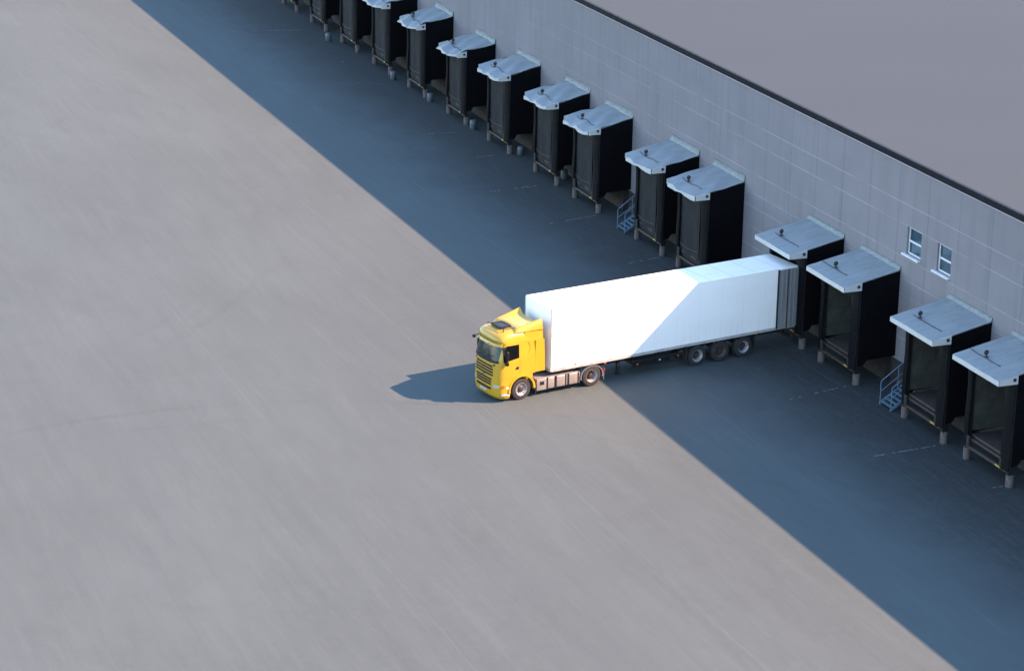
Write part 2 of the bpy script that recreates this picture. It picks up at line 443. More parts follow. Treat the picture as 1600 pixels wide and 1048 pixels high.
# side walls and back
for q in (((X1, 0, 0), (X1, 150, 0), (X1, 150, 10.14), (X1, 0, 10.14)), ((X0, 0, 0), (X0, 150, 0), (X0, 150, 10.14), (X0, 0, 10.14)), ((X0, 150, 0), (X1, 150, 0), (X1, 150, 10.14), (X0, 150, 10.14))):
    b.bm.faces.new([b.bm.verts.new(t) for t in q])
b.build('wall', M['wall'], WH)
MB().box(X0, X1, .06, 150, 10.20, 10.36).build('roof', M['broof'], WH)
MB().box(X0, X1, -.045, -.002, 0, 1.10).build('plinth', M['base_conc'], WH)
MB().box(X0 - .03, X1 + .03, -.045, .10, 10.125, 10.40).build('roof_edge', M['band'], WH)
MB().box(X0 - .03, X1 + .03, -.075, -.002, 10.095, 10.123).build('drip_edge', M['drip'], WH)
for i, (a, b_, c_, d_) in enumerate(wins):
    t = .07
    f = MB().box(a, b_, .10, .17, d_ - t, d_).box(a, b_, .10, .17, c_, c_ + t).box(a, a + t, .10, .17, c_ + t, d_ - t).box(b_ - t, b_, .10, .17, c_ + t, d_ - t)
    mid = (c_ + d_) / 2 - .02
    f.box(a + t, b_ - t, .095, .165, mid - .04, mid + .04)
    fo = f.build('window', M['frame'], WH)
    fo['label'] = ('white framed wall window nearer the trailer', 'white framed wall window nearer the right edge')[i]
    MB().box(a + t, b_ - t, .13, .14, mid + .04, d_ - t).box(a + t, b_ - t, .13, .14, c_ + t, mid - .04).build('pane', M['pane'], fo)
    MB().box(a - .22, b_ - .02, -.14, .10, c_ - .10, c_ - .015, .01, 1).build('sill', M['frame'], fo)

# ------------------------------------------------------------------ dock shelters
def make_pod(rough=0, seed=0, xb=-.65, xc=-1.2):
    rnd = random.Random(seed)
    r = empty('dock_shelter')
    W, D, ZO, ZW = 1.80, 2.82, 4.685, 5.28
    BD = 1.92
    def zt(y): return ZW + (ZO - ZW) * (-y / D)
    # roof sheet
    nx, ny = (14, 14) if rough else (6, 8)
    ph = [rnd.uniform(0, 6) for _ in range(6)]
    def wob(x, y):
        if not rough: return 0.012 * math.sin(x * 3 + ph[0]) * math.sin(y * 2.2 + ph[1])
        e = max(0, -y / D)
        return rough * (.055 * math.sin(x * 2.3 + ph[0] + y) + .04 * math.sin(x * 4.1 + y * 3.3 + ph[1]) + .03 * math.sin(y * 6 + ph[2]) * math.cos(x * 5 + ph[3])) * (.35 + e) - rough * .10 * max(0, e - .72) * 2.2
    def outl(u, vv):
        x = (u * 2 - 1) * W; y = -vv * D
        if rough:
            cut = .28 * rough
            cx = max(0, abs(x) - (W - .5)) / .5; cy = max(0, -y - (D - .5)) / .5
            k_ = min(1, cx) * min(1, cy)
            x -= math.copysign(cut * k_ * .8, x); y += cut * k_
            y += rough * .05 * math.sin(x * 6 + ph[4]) * vv
        return x, y
    def top(u, vv):
        x, y = outl(u, vv); return (x, y, zt(y) + wob(x, y))
    def bot(u, vv):
        x, y = outl(u, vv); return (x * .995, y * .995, zt(y) - .045 + wob(x, y))
    MB().slab(top, bot, nx, ny).build('roof', M['roof_sheet'], r, SM if rough else None)
    # front fascia and the wedge cheeks in front of the curtains
    zb = ZO - .21
    fa = MB()
    def fo(u, vv):
        x, y = outl(u, 1.0); return (x * 1.004, y - .012, (zt(y) + wob(x, y)) * vv + (zb + (.04 * math.sin(9 * u + ph[5]) if rough else 0)) * (1 - vv) - .004)
    def fi(u, vv):
        q = fo(u, vv); return (q[0] * .985, q[1] + .04, q[2])
    fa.slab(fo, fi, 14 if rough else 6, 2)
    for sx in (-1, 1):
        yf = -D + .035 + (.2 * rough); xo = W + .006
        pts = [(yf, zb), (-BD - .002, zb), (-BD - .002, zt(-BD) - .003), (yf, zt(yf) - .003)]
        fa.prism(pts, 'x', sx * (xo - .04), sx * xo)
    fo_ = fa.build('fascia', M['fascia'], r)
    MB().lathe([(.075, 0), (.075, .03), (.05, .03), (.05, .012)], (W + .007, -BD - .17, zb + .20), 'x', 14).build('pipe_end', M['bracket'], fo_)
    # upstand flashing against the wall
    fl = MB()
    hh = .2 if not rough else .30
    def u1(u, vv):
        x = (u * 2 - 1) * (W + .02)
        return (x, -.035 - (.07 * (1 - vv) ** 2) - (rough * .03 * math.sin(u * 9 + ph[1])), ZW - .02 + hh * vv + rough * .05 * math.sin(u * 7 + ph[0]) * vv)
    def u2(u, vv):
        q = u1(u, vv); return (q[0], -.004, q[2])
    fl.slab(u1, u2, 12, 3)
    for i in range(6):
        x = -W + .3 + i * .62; fl.box(x - .008, x + .008, -.052, -.03, ZW + .04, ZW + .15)
    fl.build('flashing', M['flashing'], r)
    # side curtains
    for sx in (-1, 1):
        xo = W - .005
        pts = [(0, 1.22), (-1.45, 1.15), (-1.60, .92), (-BD, .88), (-BD, zt(-BD) - .05), (-.004, ZW - .05)]
        sh = MB(); sh.prism(pts, 'x', sx * (xo - .05), sx * xo)
        # horizontal stiffening rib low on the curtain
        cur = sh.build('side_curtain', M['curtain'], r)
        # inner lining with its seams
        pi_ = [(-.03, 1.22), (-1.72, 1.22), (-1.72, 4.42), (-.03, 4.8)]
        ln = MB(); ln.prism(pi_, 'x', sx * (xo - .052), sx * (xo - .085))
        for z_ in (2.45, 3.55): ln.box(min(sx * (xo - .085), sx * (xo - .115)), max(sx * (xo - .085), sx * (xo - .115)), -1.70, -.04, z_, z_ + .05)
        for y_ in (-.55, -1.15): ln.box(min(sx * (xo - .086), sx * (xo - .11)), max(sx * (xo - .086), sx * (xo - .11)), y_ - .03, y_ + .03, 2.52, 4.5)
        ln.build('lining', M['liner'], cur)
    # front flaps (curved rubber) and corner posts
    for sx, wd in ((-1, .42), (1, .60)):
        def a1(u, vv, sx=sx, wd=wd):
            x = sx * (W - .01 - wd * u); return (x, -BD - .10 - .10 * math.sin(u * PI * .8) - .02 * math.sin(vv * 9 + sx), .70 + (zb + .02 - .70) * vv)
        def a2(u, vv, a1=a1):
            q = a1(u, vv); return (q[0], q[1] + .04, q[2])
        MB().slab(a1, a2, 6, 8).build('front_flap', M['flap'], r, SM)
        x = sx * (W - .12)
        MB().box(x - .11, x + .11, -BD - .09, -BD + .16, .52, zb + .1, .01, 1).build('post', M['black'], r)
        ft = MB().lathe([(.165, .0), (.17, .06), (.165, .50), (.15, .535), (.03, .54)], (x, -BD + .06, 0), 'z', 18)
        ft.build('concrete_foot', M['concrete'], r, SM)
    # top flap
    MB().box(-W + .1, W - .1, -BD - .06, -BD - .01, 4.0, zb + .08).build('head_flap', M['flap'], r)
    # platform
    MB().box(-1.45, 1.45, -1.86, -.06, 1.10, 1.20, .01, 1).build('deck', M['deck'], r)
    bm_ = MB().box(-1.62, 1.62, -2.02, -1.90, .60, .72).box(-1.5, 1.5, -1.98, -1.87, .98, 1.08)
    beam = bm_.build('beam', M['beam'], r)
    yl = MB().box(.75, 1.45, -2.027, -2.021, .625, .695)
    yl.build('safety_stripe', M['yellow_worn'], beam)
    for sx in (-1, 1):
        MB().box(sx * 1.30 - .10, sx * 1.30 + .10, -2.13, -2.03, .74, 1.18, .015, 1).build('bumper', M['rubber'], r)
    # base
    MB().box(-1.55, 1.55, -.35, -.05, 0, 1.09).build('base', M['base_conc'], r)
    # some openings are closed by a hanging grey sheet
    if rough:
        def c1(u, vv):
            return (-W + .30 + (2.45 - .1 * vv) * u, -1.985 + .02 * math.sin(u * 11 + vv * 2), .80 + 3.6 * vv)
        MB().tube([(-W + .32, -2.02, 1.42), (-.4, -2.03, 1.36), (.85, -2.02, 1.45)], .018, 5).build('tie_rope', M['bracket'], r)
        MB().slab(c1, lambda u, vv: (c1(u, vv)[0], c1(u, vv)[1] + .02, c1(u, vv)[2]), 16, 4).build('hanging_sheet', M['sheet'], r, SM)
    # sectional door at the wall
    d_ = MB()
    for i in range(6): d_.box(-1.35, 1.35, -.055, -.010, 1.22 + i * .50, 1.22 + i * .50 + .485)
    do = d_.build('door', M['door'], r)
    gl = MB()
    for i in range(3): gl.box(-1.1 + i * .78, -.5 + i * .78, -.062, -.056, 2.80, 3.12)
    gl.build('glazing', M['door_glass'], do)
    # cable and bracket on the roof
    yc = -2.08
    MB().tube([(xc + .24 * i, yc + .015 * math.sin(i * 1.3 + seed), zt(yc) + .028 + (.02 if rough else .006) * math.sin(i * 2.1) + wob(xc + .24 * i, yc)) for i in range(11)], .016, 5).build('cable', M['bracket'], r)
    yb = -1.98
    zz = zt(yb) + wob(xb, yb)
    br = MB().box(xb - .06, xb + .06, yb - .10, yb + .10, zz - .01, zz + .035, .01, 1)
    br.lathe([(.03, 0), (.10, .015), (.115, .035), (.10, .055), (.03, .07)], (xb - .035, yb, zz + .20), 'x', 18)
    br.tube([(xb, yb, zz + .02), (xb, yb, zz + .14)], .03, 6)
    br.tube([(xb, yb, zz + .10), (xb + .10, yb - .08, zz + .05), (xb + .2, yc, zz + .02)], .018, 6)
    br.build('lamp_bracket', M['bracket'], r)
    return r

def kids(o): return list(o.children)
def copy_tree(o, parent=None):
    c = o.copy(); COL.objects.link(c); c.parent = parent
    for ch in kids(o): copy_tree(ch, c)
    return c
GP = 'dock shelters in a row along the warehouse wall'
pods = [
 (15.52, 0, 'black dock shelter with pale roof at the lower right corner, nearest the camera', 1.0, 0),
 (10.26, 4, 'black dock shelter just right of the nearer metal stair', 1.0, 0),
 (2.45, 0, 'black dock shelter directly below left of the two wall windows, right of the trailer', 1.0, 0),
 (-2.85, 4, 'dock shelter the white trailer is backed into, trailer tail under its canopy', 1.0, 0),
 (-13.34, 1, 'first dock shelter up the row past the trailer, its foot hidden by the trailer roof', .985, 0),
 (-18.67, 1, 'black dock shelter just right of the farther metal stair', .97, .03),
 (-27.29, 2, 'first dock shelter up the row beyond the farther metal stair', 1.0, 0),
 (-33.3, 2, 'second dock shelter up the row beyond the farther metal stair', .97, .03),
 (-40.89, 2, 'third dock shelter up the row beyond the farther metal stair', 1.0, 0),
 (-48.3, 3, 'fourth dock shelter up the row beyond the farther metal stair', .94, -.2),
 (-55.91, 3, 'fifth dock shelter up the row beyond the farther metal stair', .92, 0),
 (-63.12, 3, 'sixth dock shelter beyond the farther stair, its roof cut by the top edge', 1.0, 0),
 (-70.3, 3, 'dock shelter at the top edge, third from the far end of those visible', 1.0, 0),
 (-77.6, 3, 'dock shelter at the top edge, second from the far end of those visible', 1.0, 0),
 (-84.9, 3, 'farthest visible dock shelter, only its foot showing at the top edge', 1.0, 0)]
protos = {0: make_pod(0, 1, -.6, -2.0 + .25), 4: make_pod(0, 2, -.75, -1.2), 1: make_pod(.55, 4), 2: make_pod(.9, 9), 3: make_pod(1.2, 15)}
usedp = set()
for x, k_, lab, sx, dz in pods:
    o = protos[k_] if k_ not in usedp else copy_tree(protos[k_])
    usedp.add(k_)
    o.location = (x, 0, 0); o.scale = (sx, 1, 1 + dz / 4.7)
    tag(o, lab, 'dock shelter', GP)

# ------------------------------------------------------------------ stairs
def make_stair():
    r = empty('metal_stair'); W = .49
    n = 9; run = 1.75; rise = 1.20
    for s_ in (-1, 1):
        x = s_ * W
        MB().hexa([(x - .02, -2.15, 0), (x + .02, -2.15, 0), (x + .02, -.40, rise - .12), (x - .02, -.40, rise - .12),
                   (x - .02, -2.15, .14), (x + .02, -2.15, .14), (x + .02, -.40, rise + .02), (x - .02, -.40, rise + .02)]).build('stringer', M['stair'], r)
        rl = MB()
        for t in (0, .5, 1):
            y = -2.12 + t * 1.70; z = t * rise
            rl.tube([(x, y, z + .05), (x, y, z + 1.10)], .022, 7)
        rl.tube([(x, -2.12, 1.10), (x, -.42, rise + 1.10), (x, -.05, rise + 1.10)], .024, 7)
        rl.tube([(x, -2.12, .62), (x, -.42, rise + .60), (x, -.05, rise + .60)], .018, 7)
        rl.build('handrail', M['stair'], r)
    for i in range(n):
        y = -2.10 + i * run / n; z = .18 + i * (rise - .18) / (n - 1)
        MB().box(-W + .022, W - .022, y, y + .15, z - .028, z, .004, 1).build('tread', M['stair'], r)
    MB().box(-W, W, -.42, -.02, rise - .06, rise).build('landing', M['stair'], r)
    return r
s1 = make_stair(); s1.location = (7.32, 0, 0)
tag(s1, 'blue grey metal stair with handrails left of the second nearest dock shelter', 'stair', 'metal stairs between dock shelters')
s2 = copy_tree(s1); s2.location = (-21.9, 0, 0)
tag(s2, 'farther metal stair with handrails, up the row beyond the trailer', 'stair', 'metal stairs between dock shelters')

# ------------------------------------------------------------------ barrels
def barrel(x, y, s_, lab):
    o = MB().lathe([(.27, 0), (.30, .05), (.31, .25), (.325, .27), (.31, .29), (.31, .52), (.325, .54), (.31, .56), (.29, .78), (.25, .84), (.05, .85)], (0, 0, 0), 'z', 22).build('barrel', M['barrel'], None, SM)
    o.location = (x, y, 0); s_ *= .72; o.scale = (s_, s_, s_)
    tag(o, lab, 'barrel', 'pale barrels between the far dock shelters')
barrel(-32.9, -.62 - .3, .9, 'pale barrel between the first and second dock shelters past the farther stair')
barrel(-38.75, -1.35, .85, 'pale barrel between the second and third dock shelters past the farther stair')
barrel(-45.5, -1.85, .95, 'pale barrel between the third and fourth dock shelters past the farther stair')
barrel(-53.2, -1.95, .9, 'pale barrel between the fourth and fifth dock shelters past the farther stair')
barrel(-59.9, -2.2, .9, 'pale barrel between the fifth and sixth dock shelters past the farther stair')
barrel(-72.7, -2.7, .95, 'farthest pale barrel, near the top edge of the photo')

# ------------------------------------------------------------------ truck
T = empty('articulated_truck', (-0.106, -15.698, 0), .179)
tag(T, 'yellow cab truck with long white box trailer backed up to a loading dock', 'truck')
TW, TL, TT, TB = 1.09, 13.60, 4.02, 1.04

# trailer: local x lateral (+ = camera side), y backwards from the front wall of the box
bx = MB().box(-TW, TW, 0, TL - .02, TB + .10, TT, .018, 2)
tbox = bx.build('trailer_box', M['trailer'], T)
tr_ = MB()
for s_ in (-1, 1):
    tr_.box(s_ * TW - .012, s_ * TW + .012, .05, TL - .05, TB, TB + .13)
    tr_.box(s_ * TW - .03, s_ * TW + .008, -.012, .05, TB + .02, TT - .05, .006, 1)
tr_.box(-TW + .04, TW - .04, -.012, .03, TB, TB + .13)
tr_.box(-TW + .03, TW - .03, .69, .72, TT, TT + .012)
tr_.build('trailer_rail', M['rail'], T)
fr = MB().box(-.9, .9, .08, TL - .1, TB - .05, TB + .10)
for s_ in (-1, 1): fr.box(s_ * .45 - .06, s_ * .45 + .06, .6, TL - .4, TB - .35, TB - .05)
for i in range(20): fr.box(-TW + .04, TW - .04, .6 + i * .65, .66 + i * .65, TB - .10, TB - .01)
fr.box(-1.0, 1.0, TL - .30, TL - .16, .48, .62).box(-.5, -.42, TL - .28, TL - .18, .6, TB).box(.42, .5, TL - .28, TL - .18, .6, TB)
fr.build('trailer_frame', M['chassis'], T)
# rear doors folded flat against the sides
for s_ in (-1, 1):
    d = MB().box(min(s_ * (TW + .02), s_ * (TW + .065)), max(s_ * (TW + .02), s_ * (TW + .065)), 12.48, TL - .02, TB + .06, TT - .07, .008, 1).build('rear_door', M['rear_door'], T)
    bars = MB()
    for y in (12.66, 12.9, 13.14, 13.36):
        bars.tube([(s_ * (TW + .085), y, TB + .08), (s_ * (TW + .085), y, TT - .10)], .022, 7)
        for z in (1.3, 2.1, 3.0, 3.75): bars.box(s_ * (TW + .085) - .03, s_ * (TW + .085) + .03, y - .035, y + .035, z, z + .07)
    bars.build('lock_rod', M['alu'], d)
    MB().box(min(s_ * (TW + .016), s_ * (TW + .075)), max(s_ * (TW + .016), s_ * (TW + .075)), 12.42, 12.48, TB + .05, TT - .06).box(min(s_ * (TW + .016), s_ * (TW + .075)), max(s_ * (TW + .016), s_ * (TW + .075)), 12.98, 13.03, TB + .07, TT - .08).build('door_seal', M['rubber'], d)
# landing legs
for s_ in (-1, 1):
    MB().box(s_ * .85 - .06, s_ * .85 + .06, 3.68, 3.82, .30, TB).box(s_ * .85 - .11, s_ * .85 + .11, 3.62, 3.88, .26, .30).build('landing_leg', M['chassis'], T)
# side guards and pallet box
for s_ in (-1, 1):
    sg = MB().box(s_ * 1.02 - .015, s_ * 1.02 + .015, 4.35, 7.15, .42, .52).box(s_ * 1.02 - .015, s_ * 1.02 + .015, 4.35, 7.15, .72, .82)
    for y in (4.5, 5.75, 7.0): sg.box(s_ * 1.0 - .025, s_ * 1.0 + .012, y - .03, y + .03, .42, TB)
    sg.build('side_guard', M['chassis'], T)
MB().box(-.95, .93, 4.7, 6.6, .46, TB - .06, .03, 2).build('pallet_box', M['black'], T)
# reflectors
for y, z, m_ in ((1.31, 1.22, 'amber'), (4.7, .62, 'amber'), (5.93, .64, 'plate'), (6.95, .66, 'amber'), (2.9, 1.00, 'amber'), (8.9, 1.03, 'amber'), (11.3, 1.03, 'amber')):
    xo = TW + .016 if z > .9 else 1.037
    MB().box(xo - .004, xo + .010, y - .05, y + .05, z - .03, z + .03, .003, 1).build('side_marker', M[m_], T)
for s_ in (-1, 1):
    MB().box(s_ * .88 - .13, s_ * .88 + .13, TL - .16, TL - .12, .50, .61).build('tail_lamp', M['red'], T)

def wheel(x, y, r, wd, side, rim_mat, dish=True, hubm='hub'):
    """side=+1: outer face towards +x"""
    c = (x, y, r)
    s_ = side
    hub = MB().lathe([(.05, s_ * -.02), (.205, s_ * -.015), (.20, s_ * .008), (.12, s_ * .02), (.115, s_ * .07), (.10, s_ * .11), (.06, s_ * .12), (.02, s_ * .12)] if dish else
                     [(.05, -s_ * .02), (.16, -s_ * .02), (.16, s_ * .09), (.10, s_ * .16), (.03, s_ * .17)], c, 'x', 20)
    for i in range(10):
        a = 2 * PI * i / 10; hub.box(x + min(s_ * .0, s_ * .05), x + max(0, s_ * .05), y + .165 * math.cos(a) - .016, y + .165 * math.cos(a) + .016, r + .165 * math.sin(a) - .016, r + .165 * math.sin(a) + .016)
    if not dish:
        for i in range(10):
            a = 2 * PI * (i + .5) / 10; cy, cz = y + .225 * math.cos(a), r + .225 * math.sin(a)
            xm = x + s_ * .33 * .5 * .9 * .78
            hub.lathe([(.005, -.014), (.024, -.014), (.024, .014), (.005, .014)], (xm, cy, cz), 'x', 8)
    hb = hub.build('wheel', M[hubm], T, SM)
    R_, h = r, wd / 2
    MB().lathe([(.275, -h * .8), (.30, -h), (R_ * .80, -h * 1.04), (R_ * .955, -h * .93), (R_, -h * .72), (R_, -h * .30), (R_ * .985, -h * .27), (R_ * .985, -h * .2), (R_, -h * .17), (R_, h * .17), (R_ * .985, h * .2),
                (R_ * .985, h * .27), (R_, h * .30), (R_, h * .72), (R_ * .955, h * .93), (R_ * .80, h * 1.04), (.30, h), (.275, h * .8)], (x + s_ * .0, y, r), 'x', 40).build('tyre', M['tyre'], hb, SM)
    ho = s_ * h * .9
    if dish:
        pr = [(.295, ho), (.30, ho * 1.06), (.285, ho * 1.08), (.27, ho * .95), (.245, ho * .35), (.215, ho * .02), (.14, -s_ * .01), (.02, -s_ * .01)]
    else:
        pr = [(.295, ho), (.30, ho * 1.08), (.285, ho * 1.10), (.26, ho * .90), (.21, ho * .70), (.17, ho * .6), (.02, ho * .6)]
    rm = MB().lathe(pr, c, 'x', 30)
    rm.build('rim', M[rim_mat], hb, SM)
    return hb
for i, y in enumerate((8.02, 9.33, 10.64)):
    for s_ in (-1, 1):
        wheel(s_ * .90, y, .49, .34, s_, ('steel_rim', 'rust_rim', 'steel_rim')[i], True)
    MB().tube([(-.85, y, .49), (.85, y, .49)], .07, 10).build('axle', M['chassis'], T)
    for s_ in (-1, 1):
        pass
for s_ in (-1, 1):
    mg = MB()
    for y in (7.42, 11.28): mg.box(s_ * .9 - .17, s_ * .9 + .17, y - .015, y + .015, .30, TB - .05)
    mg.build('mud_flap', M['rubber'], T)
wheel(.90, -1.48, .49, .33, 1, 'steel_rim', False); wheel(-.90, -1.48, .49, .33, -1, 'steel_rim', False)
for s_ in (-1, 1):
    wheel(s_ * .90, 2.22, .49, .34, s_, 'steel_rim', True)
    wheel(s_ * .54, 2.22, .49, .30, -s_, 'steel_rim', True)
MB().tube([(-.8, 2.22, .49), (.8, 2.22, .49)], .11, 10).tube([(-.8, -1.48, .45), (.8, -1.48, .45)], .06, 10).build('axle', M['chassis'], T)

# tractor frame, catwalk, coupling
cf = MB()
for s_ in (-1, 1): cf.box(s_ * .40 - .04, s_ * .40 + .04, -2.5, 3.0, .60, .84)
cf.box(-.44, .44, 2.96, 3.04, .58, .84)
cf.box(-.55, .55, 1.2, 2.0, .84, .97)
cf.build('chassis_frame', M['chassis'], T)
MB().box(-1.02, 1.02, -.74, 1.30, .80, .835).box(-.35, .35, 1.3, 1.7, .84, .88).build('catwalk', M['alu'], T)
# tank and side box units with straps
for s_ in (-1, 1):
    x0, x1 = (.52, 1.03) if s_ > 0 else (-1.03, -.52)
    segs = ((-.66, -.12), (-.10, .30), (.32, .96), (.98, 1.62))
    for i, (a, b_) in enumerate(segs):
        tk = MB().box(x0, x1, a, b_, .25, .79, .05 if i else .02, 3).build('fuel_tank' if i else 'battery_box', M['alu'], T, SM)
        xo = s_ * 1.034
        for y in ([b_ - .02] if i < 2 else [a + .01, b_ - .12]):
            MB().box(xo - .012, xo + .012, y, y + .05, .23, .80).build('strap', M['black'], tk)
        if i == 0:
            MB().box(xo - .006, xo + .006, a + .16, a + .38, .50, .66).build('vent_grille', M['black'], tk)
    MB().box(s_ * 1.0 - .03, s_ * 1.0 + .03, -.72, -.69, .12, .55).build('mud_flap', M['rubber'], T)

# drive wheel mudguards
for s_ in (-1, 1):
    arc = []
    def ao(u, vv, s_=s_):
        a = math.radians(195 - 210 * u); R_ = .62
        return (s_ * (.62 + .44 * vv), 2.24 - R_ * -math.cos(a) * 1.0, .50 + R_ * .80 * max(-.45, math.sin(a)) )
    def ai(u, vv, s_=s_):
        a = math.radians(195 - 210 * u); R_ = .595
        return (s_ * (.62 + .44 * vv), 2.24 + R_ * math.cos(a), .50 + R_ * .80 * max(-.45, math.sin(a)))
    mgd = MB().slab(ao, ai, 22, 2)
    mgd.slab(lambda u, vv, s_=s_: (s_ * 1.062, 2.24 + (.62 - .07 * vv) * math.cos(math.radians(195 - 210 * u)), .50 + (.62 - .07 * vv) * .80 * math.sin(math.radians(195 - 210 * u))),
             lambda u, vv, s_=s_: (s_ * 1.045, 2.24 + (.62 - .07 * vv) * math.cos(math.radians(195 - 210 * u)), .50 + (.62 - .07 * vv) * .80 * math.sin(math.radians(195 - 210 * u))), 22, 1)
    mgd.box(s_ * .86 - .2, s_ * .86 + .2, 2.86, 2.89, .22, .60)
    mgd.build('mudguard', M['grey_plastic'], T, SM)
    MB().box(s_ * .86 - .17, s_ * .86 + .17, 2.89, 2.95, .60, .72, .01, 1).build('tail_lamp', M['red'], T)

# cab --------------------------------------------------------------
def interp(tab, z):
    if z <= tab[0][0]: return tab[0][1]
    for (a, p), (b_, q) in zip(tab, tab[1:]):
        if z <= b_:
            t = (z - a) / (b_ - a); return p + (q - p) * t
    return tab[-1][1]
LF = [(0.16, -2.64), (0.3, -2.76), (0.52, -2.8), (1.0, -2.8), (1.5, -2.79), (1.93, -2.75), (2.3, -2.65), (2.62, -2.56), (2.66, -2.6), (2.74, -2.66), (2.86, -2.66), (2.94, -2.62), (3.02, -2.54), (3.09, -2.4), (3.14, -2.2), (3.18, -1.87), (3.2, -1.52)]
HW = [(.16, 1.02), (.30, 1.07), (.7, 1.09), (1.9, 1.085), (2.62, 1.03), (2.70, 1.03), (2.88, 1.0), (2.98, .975), (3.06, .93), (3.12, .85), (3.14, .80), (3.18, .62), (3.20, .45)]
NN = 3.4; DD = .56; LR = -.80
def Ff(w_, z):
    hw = interp(HW, z); l0 = interp(LF, z) + DD
    return l0 - DD * max(0, 1 - min(1, abs(w_) / hw) ** NN) ** (1 / NN)
def Sf(l, z):
    hw = interp(HW, z); l0 = interp(LF, z) + DD
    if l >= l0: return hw
    return hw * max(0, 1 - min(1, (l0 - l) / DD) ** NN) ** (1 / NN)
def ring(z):
    hw = interp(HW, z); l0 = interp(LF, z) + DD; pts = []
    lr = LR if z < 3.0 else LR - (z - 3.0) * 2.0
    for i in range(5): pts.append((hw, lr + (l0 - lr) * i / 4))
    for i in range(1, 32):
        t = PI * i / 32; c_, s__ = math.cos(t), math.sin(t)
        pts.append((hw * math.copysign(abs(c_) ** (2 / NN), c_), l0 - DD * abs(s__) ** (2 / NN)))
    for i in range(5): pts.append((-hw, l0 + (lr - l0) * i / 4))
    return pts
b = MB(); zs_ = [.16, .22, .30, .40, .5, .6, .8, 1.0, 1.25, 1.5, 1.75, 1.93, 2.1, 2.3, 2.45, 2.62, 2.66, 2.70, 2.74, 2.82, 2.88, 2.94, 2.98, 3.02, 3.06, 3.09, 3.115, 3.14, 3.16, 3.18, 3.20]
rings = [[b.bm.verts.new((x, y, z)) for x, y in ring(z)] for z in zs_]
for A, B in zip(rings, rings[1:]):
    for i in range(len(A)): b.bm.faces.new((A[i], A[(i + 1) % len(A)], B[(i + 1) % len(A)], B[i]))
b.bm.faces.new(rings[0]); b.bm.faces.new(rings[-1])
cabm = b.build('cab', M['yellow'], None, math.radians(30))
# wheel wells cut out of the shell
prof_ = [(-2.08, -.1), (-2.08, .5)] + [(-1.48 - .60 * math.cos(math.radians(t)), .5 + .60 * math.sin(math.radians(t))) for t in range(6, 150, 6)] + [(-.93, .80), (-.93, 1.18), (-.5, 1.18), (-.5, -.1)]
cut = MB().prism(prof_, 'x', .55, 1.5).prism(prof_, 'x', -1.5, -.55)
cuto = cut.build('cutter', M['black'])
md = cabm.modifiers.new('cut', 'BOOLEAN'); md.operation = 'DIFFERENCE'; md.object = cuto; md.solver = 'EXACT'; md.use_self = True
dg = bpy.context.evaluated_depsgraph_get(); me = bpy.data.meshes.new_from_object(cabm.evaluated_get(dg))
cabm.modifiers.clear(); cabm.data = me; bpy.data.objects.remove(cuto, do_unlink=True)
cabm.parent = T

def fpatch(w0, w1, z0, z1, off=.012, n=14, zb0=None, inner=-.03, nz=5):
    """slab following the cab front; z0/z1 may be functions of u"""
    def P(u, vv, o_):
        w_ = w0 + (w1 - w0) * u
        a = z0(u) if callable(z0) else z0; c_ = z1(u) if callable(z1) else z1
        z = a + (c_ - a) * vv
        l = Ff(w_, z); e = .01
        dl = (Ff(w_ + e, z) - Ff(w_ - e, z)) / (2 * e)
        nrm = Vector((dl, -1, 0)); nrm.normalize()
        return (w_ + nrm.x * o_, l + nrm.y * o_, z)
    return MB().slab(lambda u, v_: P(u, v_, off), lambda u, v_: P(u, v_, inner), n, nz)
def spatch(q, off=.012, side=1, nu=8, nv=6, inner=-.03):
    """q: four (l,z) corners ccw: front-bottom, rear-bottom, rear-top, front-top"""
    def P(u, vv, o_):
        l = (q[0][0] * (1 - u) + q[1][0] * u) * (1 - vv) + (q[3][0] * (1 - u) + q[2][0] * u) * vv
        z = (q[0][1] * (1 - u) + q[1][1] * u) * (1 - vv) + (q[3][1] * (1 - u) + q[2][1] * u) * vv
        return (side * (Sf(l, z) + o_), l, z)
    return MB().slab(lambda u, v_: P(u, v_, off), lambda u, v_: P(u, v_, inner), nu, nv)

ws = fpatch(-.93, .93, lambda u: 1.93 - .05 * (1 - (2 * u - 1) ** 2), 2.60, .010, 22).build('windscreen', M['glass'], T, SM)
fpatch(-.95, .95, lambda u: 1.835 - .05 * (1 - (2 * u - 1) ** 2), lambda u: 1.935 - .05 * (1 - (2 * u - 1) ** 2), .020, 22, nz=2).build('scuttle', M['black'], ws)
wp = MB()
for a, c_ in ((-.75, -.10), (-.1, .62)):
    wp.tube([(a + (c_ - a) * t, Ff(a + (c_ - a) * t, 1.93 + .22 * t) - .035, 1.93 + .20 * t) for t in (0, .25, .5, .75, 1)], .012, 5)
wp.build('wiper', M['black'], ws)
# sun visor above the screen
def vo(u, vv, o_=0):
    w_ = -.98 + 1.96 * u; z = 2.585 + .11 * vv
    return (w_, Ff(w_ * .99, 2.74) - .07 + .05 * vv - .02 * (1 - (2 * u - 1) ** 2) + o_, z)
MB().slab(lambda u, v_: vo(u, v_), lambda u, v_: vo(u, v_, .03), 18, 3).build('sun_visor', M['yellow'], T, SM)
fpatch(-.88, .88, 2.765, 2.785, .007, 20, nz=1).build('visor_gap', M['black'], T)
for w_ in (-.62, .30):
    MB().box(w_ - .06, w_ + .06, Ff(w_, 2.74) - .135, Ff(w_, 2.74) - .09, 2.605, 2.645, .008, 1).build('marker_lamp', M['lens'], T)
